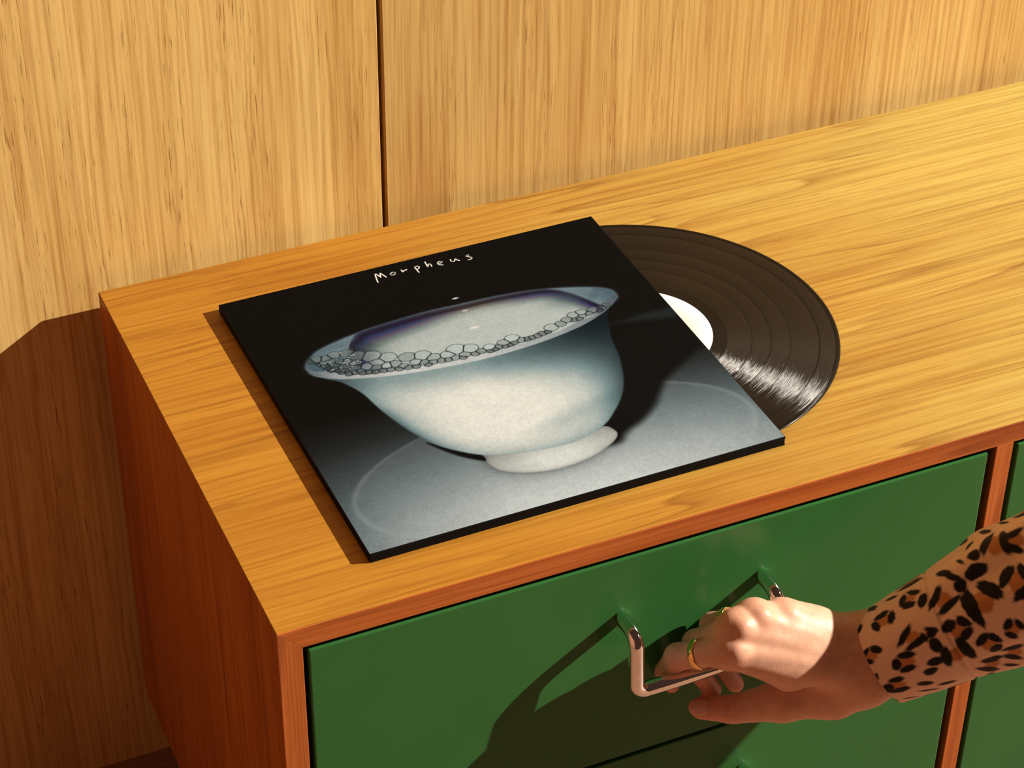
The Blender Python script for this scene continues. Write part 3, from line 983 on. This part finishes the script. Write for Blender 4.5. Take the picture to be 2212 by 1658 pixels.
def make_hand_field():
    lo = np.array([0.255, -0.125, -0.190])
    hi = np.array([0.512, 0.002, -0.040])
    h = 0.00092
    n = np.ceil((hi - lo) / h).astype(int)
    X, Y, Z = np.meshgrid(*[np.float32(lo[i] + h * np.arange(n[i])) for i in range(3)], indexing='ij')

    def cone(a, b, r0, r1):
        a = np.asarray(a, np.float32)
        b = np.asarray(b, np.float32)
        e = b - a
        wx, wy, wz = X - a[0], Y - a[1], Z - a[2]
        t = np.clip((wx * e[0] + wy * e[1] + wz * e[2]) / float(e @ e), 0, 1)
        return np.sqrt((wx - e[0] * t) ** 2 + (wy - e[1] * t) ** 2 + (wz - e[2] * t) ** 2) - (r0 + (r1 - r0) * t).astype(np.float32)

    def smin(a, b, k):
        hh = np.maximum(k - np.abs(a - b), 0) / k
        return np.minimum(a, b) - hh * hh * k * np.float32(0.25)
    fingers = None
    dors = unit(np.cross(H['pinky'][0] - H['index'][0], (WR_U + WR_R) / 2 - H['index'][0]))
    if dors @ (CAM_POS - H['index'][0]) < 0:
        dors = -dors
    for name in ('index', 'middle', 'ring', 'pinky'):
        p, r = H[name], RAD[name]
        mid = p[0] * 0.45 + p[1] * 0.55
        d = cone(p[0], mid, r[0], r[1] * 0.985)
        d = smin(d, cone(mid, p[1], r[1] * 0.985, r[1] * 1.02), 0.002)
        d = smin(d, cone(p[1], p[2], r[1] * 0.99, r[2]), 0.0022)
        d = smin(d, cone(p[2], p[3], r[2], r[3]), 0.002)
        fingers = d if fingers is None else smin(fingers, d, 0.0012)
    palm = None
    wr = [WR_R * 0.85 + WR_U * 0.15, WR_R * 0.58 + WR_U * 0.42, WR_R * 0.3 + WR_U * 0.7, WR_U]
    for name, w_, in zip(('index', 'middle', 'ring', 'pinky'), wr):
        a = H[name][0] - dors * 0.0025
        d = cone(a, w_ + 0.0, RAD[name][0] * 1.0, 0.0150)
        palm = d if palm is None else smin(palm, d, 0.010)
        m_ = a * 0.55 + w_ * 0.45 - dors * 0.004
        palm = smin(palm, cone(a, m_, RAD[name][0] * 0.9, 0.0125), 0.010)
    # wrist and forearm
    fore_u = CUFF + ARM_DIR * 0.085 + unit(WR_U - WR_R) * 0.011
    fore_r = CUFF + ARM_DIR * 0.085 - unit(WR_U - WR_R) * 0.011
    palm = smin(palm, cone(WR_U, fore_u, 0.0152, 0.0195), 0.012)
    palm = smin(palm, cone(WR_R, fore_r, 0.0165, 0.0195), 0.012)
    palm = smin(palm, cone((WR_U + WR_R) / 2, CUFF + ARM_DIR * 0.085, 0.0185, 0.022), 0.012)
    # thumb
    p, r = H['thumb'], RAD['thumb']
    th = cone(WR_R, p[0], 0.0155, r[0])
    th = smin(th, cone(p[0], p[1], r[0], r[1]), 0.010)
    tip = smin(cone(p[1], p[2], r[1], r[2]), cone(p[2], p[3], r[2] * 1.0, r[3]), 0.003)
    th = smin(th, tip, 0.006)
    body = smin(palm, th, 0.010)
    # web between thumb and index finger, and the fleshy side of the palm
    web_a = H['index'][0] * 0.45 + p[0] * 0.55
    web = cone(web_a, H['index'][0] * 0.80 + p[1] * 0.20 + np.array([0.012, 0, 0]), 0.0125, 0.0085)
    body = smin(body, web, 0.012)
    body = smin(body, fingers, 0.0075)
    # knuckles
    for name, a in (('index', 0.0008), ('middle', 0.0009), ('ring', 0.0006), ('pinky', 0.0003)):
        kk = H[name][0] + dors * (RAD[name][0] - 0.0055 + a)
        body = smin(body, cone(kk, kk + unit(H[name][0] - H[name][1]) * 0.002, 0.0066, 0.0056), 0.0065)
    # tendons fanning over the back of the hand
    wc = (WR_U + WR_R) / 2
    for name, f_ in (('index', 0.35), ('middle', 0.1), ('ring', -0.15), ('pinky', -0.4)):
        a = H[name][0] + dors * (RAD[name][0] - 0.0030)
        b = H[name][0] * 0.45 + (wc + (WR_R - WR_U) * f_ * 0.6) * 0.55 + dors * 0.0085
        body = smin(body, cone(a, b, 0.0020, 0.0004), 0.008)
    # skin creases over the joints

    def crease(c_, ax, offs, amp, rad, w):
        nonlocal body
        ax = unit(ax)
        s = (X - c_[0]) * ax[0] + (Y - c_[1]) * ax[1] + (Z - c_[2]) * ax[2]
        rr = (X - c_[0]) ** 2 + (Y - c_[1]) ** 2 + (Z - c_[2]) ** 2
        msk = np.exp(-(rr / rad ** 2) ** 2)
        for o in offs:
            body = body + np.float32(amp) * np.exp(-((s - o) / w) ** 2) * msk
    crease(H['thumb'][2], H['thumb'][3] - H['thumb'][1], (-0.0045, -0.0008, 0.0018), 0.0010, 0.013, 0.0008)
    crease(H['index'][1], H['index'][2] - H['index'][0], (-0.002, 0.0, 0.002), 0.00035, 0.012, 0.0007)
    crease(H['middle'][1], H['middle'][2] - H['middle'][0], (-0.002, 0.0, 0.002), 0.0003, 0.012, 0.0007)
    return lo, h, body.astype(np.float32), dors


def make_person():
    root = empty('person', (0.40, -0.06, -0.11))
    tag(root, 'person reaching in from the right in a leopard print sleeve, gripping the upper drawer handle', 'person')
    lo, h, field, dors = make_hand_field()
    V, Q = surface_nets(field, lo, h)
    # two rounds of light smoothing along the mesh edges
    for _ in range(3):
        acc = np.zeros_like(V)
        cn = np.zeros(len(V))
        for i in range(4):
            a, b = Q[:, i], Q[:, (i + 1) % 4]
            np.add.at(acc, a, V[b])
            np.add.at(cn, a, 1)
            np.add.at(acc, b, V[a])
            np.add.at(cn, b, 1)
        V = V * 0.5 + 0.5 * acc / np.maximum(cn, 1)[:, None]
    me = np_mesh('hand_and_forearm', V, Q)
    # skin colour: redder over joints and finger ends
    base = np.array((0.68, 0.385, 0.255))
    red = np.array((0.66, 0.24, 0.15))
    w = np.zeros(len(V))
    for name in H:
        for j, (rad, amt) in enumerate(((0.012, 0.42), (0.010, 0.40), (0.010, 0.55), (0.014, 0.85))):
            if name == 'thumb' and j == 0:
                continue
            d2 = ((V - H[name][j]) ** 2).sum(1)
            w = np.maximum(w, amt * np.exp(-d2 / (rad * 1.15) ** 2))
    rgb = base * (1 - w[:, None]) + red * w[:, None]
    set_colors(me, rgb, 'skin')
    m = N('skin')
    at = m.node('ShaderNodeAttribute', attribute_name='skin')
    co = m.coords()
    n1 = m.noise(m.mapping(co, (120, 120, 120)), 1.0, 4.0, 0.6)
    c_ = m.mix(1.0, at.outputs['Color'], m.ramp(n1, [(0.3, (0.90, 0.84, 0.82)), (0.7, (1.08, 1.08, 1.08))]), 'MULTIPLY')
    m.put(m.bsdf.inputs['Base Color'], c_)
    m.bsdf.inputs['Roughness'].default_value = 0.46
    m.bsdf.inputs['Specular IOR Level'].default_value = 0.4
    m.bsdf.inputs['Subsurface Weight'].default_value = 0.35
    m.bsdf.inputs['Subsurface Radius'].default_value = (1.0, 0.32, 0.16)
    m.bsdf.inputs['Subsurface Scale'].default_value = 0.0035
    vor = m.node('ShaderNodeTexVoronoi')
    m.put(vor.inputs['Vector'], co)
    vor.inputs['Scale'].default_value = 1100.0
    hgt = m.math('ADD', vor.outputs['Distance'], m.noise(m.mapping(co, (500, 500, 500)), 1.0, 3.0))
    m.bump(hgt, 0.22, 0.0003)
    skin = link('hand_and_forearm', me, m.mat, root, True)
    tag(skin, 'bare light-skinned hand with curled fingers')

    # nails
    nm = simple('fingernail', (0.68, 0.36, 0.26), 0.28, 0.5)
    nm.bsdf.inputs['Subsurface Weight'].default_value = 0.2
    nm.bsdf.inputs['Subsurface Scale'].default_value = 0.002

    def nail(c0, axis, nrm, rad, length, half, name='fingernail'):
        axis = unit(axis)
        nrm = unit(nrm - axis * (np.asarray(nrm) @ axis))
        sd = np.cross(axis, nrm)
        nu, nv = 15, 13
        P = np.zeros((nu, nv, 3))
        for i in range(nu):
            s = i / (nu - 1)
            wdt = math.sqrt(max(0.02, 1 - abs(2 * s - 1) ** 3.2))
            for j in range(nv):
                a = half * wdt * (2 * j / (nv - 1) - 1)
                rr = rad * (1 - 0.10 * max(0, s - 0.6))
                edge = 1 if (i in (0,) or j in (0, nv - 1)) else 0
                P[i, j] = c0 + axis * (s - 0.5) * length + (rr - 0.0008 * edge) * (nrm * math.cos(a) + sd * math.sin(a))
        mm = grid_mesh(name, P, nu, nv)
        o = link(name, mm, nm.mat, root, True)
        sol = o.modifiers.new('thick', 'SOLIDIFY')
        sol.thickness = 0.0005
        sol.offset = 0.0
        return o
    t = H['thumb']
    tocam = unit(CAM_POS - t[3])
    nail(t[3] + unit(t[3] - t[2]) * 0.0005, t[3] - t[2] * 0.55 - t[1] * 0.45, tocam + np.array([0.10, 0.0, 0.15]), RAD['thumb'][3] + 0.0004, 0.0145, 0.85, 'thumbnail')
    for name in ('index', 'middle', 'ring', 'pinky'):
        f = H[name]
        ax = f[3] - f[2]
        out = np.array([-0.6, 0.8, 0.0])
        nail(f[3] - unit(ax) * 0.001, ax, out, RAD[name][3] + 0.0004, 0.0105, 0.8)

    # rings
    def ring(f, t_, rad, wtop, thick, up, name, beads=False, tilt=0.0):
        c0 = f[0] * (1 - t_) + f[1] * t_
        ax = unit(f[1] - f[0])
        up = unit(up - ax * (up @ ax))
        sd = np.cross(ax, up)
        ax = unit(ax + up * tilt)
        nu, nv = 72, 14
        P = np.zeros((nu, nv, 3))
        for i in range(nu):
            a = 2 * math.pi * i / nu
            rd = up * math.cos(a) + sd * math.sin(a)
            ww = wtop * (0.75 + 0.25 * math.cos(a))
            for j in range(nv):
                b = 2 * math.pi * j / nv
                P[i, j] = c0 + rd * (rad + thick * 0.5 + thick * 0.5 * math.copysign(abs(math.cos(b)) ** 0.8, math.cos(b))) + ax * ww * 0.5 * math.copysign(abs(math.sin(b)) ** 0.7, math.sin(b))
        idx = np.arange(nu * nv).reshape(nu, nv)
        idx = np.vstack([idx, idx[:1]])
        idx = np.hstack([idx, idx[:, :1]])
        q = np.stack([idx[:-1, :-1], idx[1:, :-1], idx[1:, 1:], idx[:-1, 1:]], -1).reshape(-1, 4)
        o = link(name, np_mesh(name, P.reshape(-1, 3), q), MAT_GOLD, root, True)
        if beads:
            bm = bmesh.new()
            for i in range(44):
                a = 2 * math.pi * i / 44
                rd = up * math.cos(a) + sd * math.sin(a)
                pc = c0 + rd * (rad + thick * 0.62) + ax * (wtop * 0.58)
                bmesh.ops.create_icosphere(bm, subdivisions=1, radius=0.00072, matrix=Matrix.Translation(pc))
            mb = bpy.data.meshes.new('beaded_edge')
            bm.to_mesh(mb)
            bm.free()
            link('beaded_edge', mb, MAT_GOLD, o, True)
        return o
    r_ = ring(H['index'], 0.60, 0.0098, 0.0050, 0.0013, dors, 'finger_ring')
    tag(r_, 'plain gold band on the forefinger')
    r_ = ring(H['ring'], 0.60, 0.0092, 0.0042, 0.0014, dors, 'finger_ring', True)
    tag(r_, 'gold band with a beaded edge')

    make_shirt_sleeve(root)
    return root


# sleeve surface, written in its own coordinates: s metres from the cuff, a angle round the arm
SL_E1 = unit((CAM_POS - CUFF) - ARM_DIR * ((CAM_POS - CUFF) @ ARM_DIR))
SL_E2 = np.cross(ARM_DIR, SL_E1)


def sleeve_point(s, a, layer=0.0):
    s = np.asarray(s, float)
    a = np.asarray(a, float)
    r = np.interp(s, [0.0, 0.03, 0.052, 0.058, 0.075, 0.11, 0.20, 0.42], [0.0335, 0.0375, 0.0400, 0.0412, 0.0440, 0.0480, 0.0540, 0.0600])
    past = np.clip((s - 0.054) / 0.02, 0, 1)
    seam_s = 0.0525
    # gathers running out of the cuff seam and broad soft folds
    ph = 0.7 * np.sin(3 * a + 1.0) + 6.0 * s
    r = r + past * (0.0013 * np.sin(5 * a + ph) + 0.0010 * np.sin(9 * a + 1.3 + 14 * s))
    r = r + 0.0018 * past * np.sin(46 * s + 2.0 * np.sin(a) + 0.6)
    up = np.cos(a + 1.7)
    r = r + 0.0030 * np.exp(-((s - 0.098) / 0.018) ** 2) * np.clip(up, 0, 1) - 0.0022 * np.exp(-((s - 0.078) / 0.010) ** 2) * np.clip(up, 0, 1)
    r = r - 0.0011 * np.exp(-((s - seam_s) / 0.0011) ** 2) + 0.0005 * (s < seam_s)
    # cuff hugs the wrist: a little flattened
    flat = 1.0 - 0.10 * np.exp(-(s / 0.05) ** 2) * np.cos(a) ** 2
    r = r * flat + layer
    sag = -0.0 * s
    axis = CUFF + np.multiply.outer(s, ARM_DIR) + np.multiply.outer(-0.02 * np.clip(s - 0.1, 0, 1) ** 2, np.array([0, 0, 1.0]))
    lean = -0.0065 * np.cos(a) * np.exp(-(s / 0.04) ** 2)
    return axis + (r * np.cos(a))[..., None] * SL_E1 + (r * np.sin(a))[..., None] * SL_E2 + lean[..., None] * ARM_DIR


ROSETTES = [(0.019, -0.03, 0.0091, 1.57), (0.0035, -0.0065, 0.0086, 0.9), (0.0216, 0.0124, 0.0094, 0.3), (0.0085, 0.03, 0.0094, 0.1), (0.0321, -0.0043, 0.0089, -0.5), (0.0396, -0.0354, 0.0083, 0.6), (0.0596, -0.0192, 0.0097, -0.5), (0.0596, 0.0052, 0.0102, 2.6), (0.0832, -0.0047, 0.0138, 1.2), (0.1088, -0.0065, 0.0122, 2.8), (0.0732, 0.0246, 0.0094, 2.6), (0.0516, 0.0223, 0.0105, 1.6), (0.0677, 0.0462, 0.0089, 0.5), (0.1068, -0.0345, 0.0105, 2.0), (0.1208, -0.0309, 0.0083, 0.3), (0.0852, 0.0408, 0.0083, 0.4), (0.0927, 0.0205, 0.0077, 1.0), (0.0421, -0.0007, 0.0055, 1.0)]
SPOTS = [(0.0115, -0.0544, 0.0083, 0.0031, 1.05), (0.001, -0.0359, 0.0028, 0.0055, 0.45), (0.0737, -0.0223, 0.0044, 0.005, 0.45), (0.0872, -0.0255, 0.0083, 0.005, 0.05), (0.0907, -0.035, 0.005, 0.0039, 0.65), (0.1038, -0.0544, 0.0055, 0.0028, 0.85), (0.0316, 0.0282, 0.005, 0.0033, -0.15), (0.0241, 0.0386, 0.0055, 0.0028, 0.55), (0.0356, 0.048, 0.0061, 0.0024, 0.25), (0.0376, 0.0214, 0.0055, 0.0039, 0.05), (0.0667, -0.0372, 0.0072, 0.0028, 0.85), (0.0717, -0.0295, 0.0066, 0.0024, 0.75), (0.0471, -0.0273, 0.0039, 0.0055, 0.45), (0.1173, -0.0584, 0.005, 0.002, 0.75), (0.0787, 0.053, 0.0055, 0.0018, 0.45), (0.0226, 0.0498, 0.0066, 0.0017, 0.55), (0.009, 0.0534, 0.0055, 0.0015, 0.65), (0.0902, -0.048, 0.0022, 0.0044, 1.05), (0.0802, -0.0377, 0.0044, 0.0015, 1.05), (0.0426, 0.0092, 0.0039, 0.0066, -0.05), (0.0441, -0.0007, 0.0033, 0.0044, 0.95)]


def make_shirt_sleeve(root):
    S_MAX = 0.40
    s_out = np.concatenate([np.linspace(0, 0.16, 300), np.linspace(0.16, S_MAX, 90)[1:]])
    NA = 460
    ang = np.linspace(-math.pi, math.pi, NA, endpoint=False)
    inner = [0.030, 0.018, 0.008, 0.002]
    rows, ss, lay_ = [], [], []
    for s in inner:
        rows.append(sleeve_point(np.full(NA, s), ang, -0.0013))
        ss.append(s)
    for s in s_out:
        rows.append(sleeve_point(np.full(NA, s), ang))
        ss.append(s)
    # close the far end
    end = rows[-1]
    cen = end.mean(0)
    for f in (0.75, 0.4, 0.02):
        rows.append(cen + (end - cen) * f + ARM_DIR * 0.02 * (1 - f))
        ss.append(S_MAX)
    V = np.array(rows)
    me = grid_mesh('shirt_sleeve', V, len(rows), NA, True)
    # ---- leopard print, laid out on the flat cloth (s, arc length)
    sv = np.repeat(np.array(ss), NA)
    av = np.tile(ang, len(rows))
    RADM = 0.043
    per = 2 * math.pi * RADM
    x = sv
    y = av * RADM
    r5 = np.random.default_rng(42)
    ground = np.array((0.80, 0.53, 0.37))
    brown = np.array((0.50, 0.195, 0.065))
    black = np.array((0.0065, 0.0045, 0.0050))
    rgb = np.tile(ground, (len(x), 1))
    gnoise = r5.normal(0, 1, len(x))
    ros = [(a_, b_, c_ * 0.90, d_) for a_, b_, c_, d_ in ROSETTES]
    spots = list(SPOTS)
    occ = [(r[0], r[1], r[2] * 1.05) for r in ros] + [(p[0], p[1], max(p[2], p[3])) for p in spots]

    def clear(px_, py_, rad):
        for o in occ:
            dy = abs(py_ - o[1])
            dy = min(dy, per - dy)
            if (px_ - o[0]) ** 2 + dy ** 2 < (rad + o[2] + 0.0032) ** 2:
                return False
        return True
    for _ in range(6000):
        if len(ros) > 150:
            break
        px_, py_ = r5.uniform(-0.01, 0.41), r5.uniform(-per / 2, per / 2)
        rad = r5.uniform(0.0085, 0.0125)
        if clear(px_, py_, rad):
            ros.append((px_, py_, rad, r5.uniform(0, 6.28)))
            occ.append((px_, py_, rad * 1.05))
    for _ in range(9000):
        px_, py_ = r5.uniform(-0.01, 0.41), r5.uniform(-per / 2, per / 2)
        ra = r5.uniform(0.0040, 0.0070)
        rb = ra * r5.uniform(0.45, 0.75)
        if clear(px_, py_, ra):
            spots.append((px_, py_, ra, rb, r5.uniform(0, 3.14)))
            occ.append((px_, py_, ra))

    def wrapdy(dy):
        return (dy + per / 2) % per - per / 2

    def wob(th, seed, amp):
        rr = np.random.default_rng(seed)
        o = np.zeros_like(th)
        for k_ in (2, 3, 5, 8, 13):
            o += rr.normal(0, 1) / k_ ** 0.55 * np.sin(k_ * th + rr.uniform(0, 6.28))
        return 1 + amp * o

    def paint(sel, mask, col):
        rgb[sel] = rgb[sel] * (1 - mask[:, None]) + col * mask[:, None]

    def blob(cx, cy, ra, rb, rot, col, seed, amp=0.09, soft=0.0006):
        m = max(ra, rb) * 1.5
        dyy = wrapdy(y - cy)
        sel = np.where((np.abs(x - cx) < m) & (np.abs(dyy) < m))[0]
        if len(sel) == 0:
            return
        dx = x[sel] - cx
        dy = dyy[sel]
        c_, s_ = math.cos(rot), math.sin(rot)
        uu = (dx * c_ + dy * s_) / ra
        ww = (-dx * s_ + dy * c_) / rb
        th = np.arctan2(ww, uu)
        rr = np.hypot(uu, ww) / wob(th, seed, amp)
        e = soft / min(ra, rb)
        paint(sel, np.clip((1 + e - rr) / (2 * e), 0, 1), col)
    for i, (cx, cy, rad, rot) in enumerate(ros):
        rr = np.random.default_rng(1000 + i)
        el = rr.uniform(0.85, 1.2)
        blob(cx, cy, rad * 0.68 * el, rad * 0.62, rot, brown, 2000 + i, 0.10, 0.0011)
        nb = rr.integers(2, 4)
        gap = rr.uniform(0.8, 1.5)
        a0 = rot + gap / 2
        span = 2 * math.pi - gap
        for k_ in range(nb):
            aa = a0 + span * (k_ + 0.5) / nb + rr.uniform(-0.12, 0.12)
            al = span / nb * rad * 0.66 * rr.uniform(0.54, 0.68)
            bw = rad * rr.uniform(0.33, 0.42)
            blob(cx + rad * 0.72 * math.cos(aa), cy + rad * 0.72 * math.sin(aa), max(al, bw * 0.9), bw, aa + math.pi / 2, black, 3000 + i * 7 + k_, 0.09)
    for i, (cx, cy, ra, rb, rot) in enumerate(spots):
        blob(cx, cy, ra, rb, rot, black, 9000 + i, 0.08)
    rgb = np.clip(rgb * (1 + 0.03 * gnoise[:, None]), 0, 1)
    set_colors(me, rgb, 'print')
    m = N('leopard_print_cotton')
    at = m.node('ShaderNodeAttribute', attribute_name='print')
    co = m.coords()
    m.put(m.bsdf.inputs['Base Color'], at.outputs['Color'])
    m.bsdf.inputs['Roughness'].default_value = 0.75
    m.bsdf.inputs['Specular IOR Level'].default_value = 0.2
    m.bsdf.inputs['Sheen Weight'].default_value = 0.15
    wv = m.noise(m.mapping(co, (1500, 1500, 1500)), 1.0, 2.0)
    wr = m.noise(m.mapping(co, (60, 60, 60)), 1.0, 3.0)
    m.bump(m.math('ADD', wv, m.math('MULTIPLY', wr, 3.0)), 0.25, 0.0004)
    o = link('shirt_sleeve', me, m.mat, root, True)
    tag(o, 'leopard print shirt sleeve with a seamed cuff')
    return o


make_person()
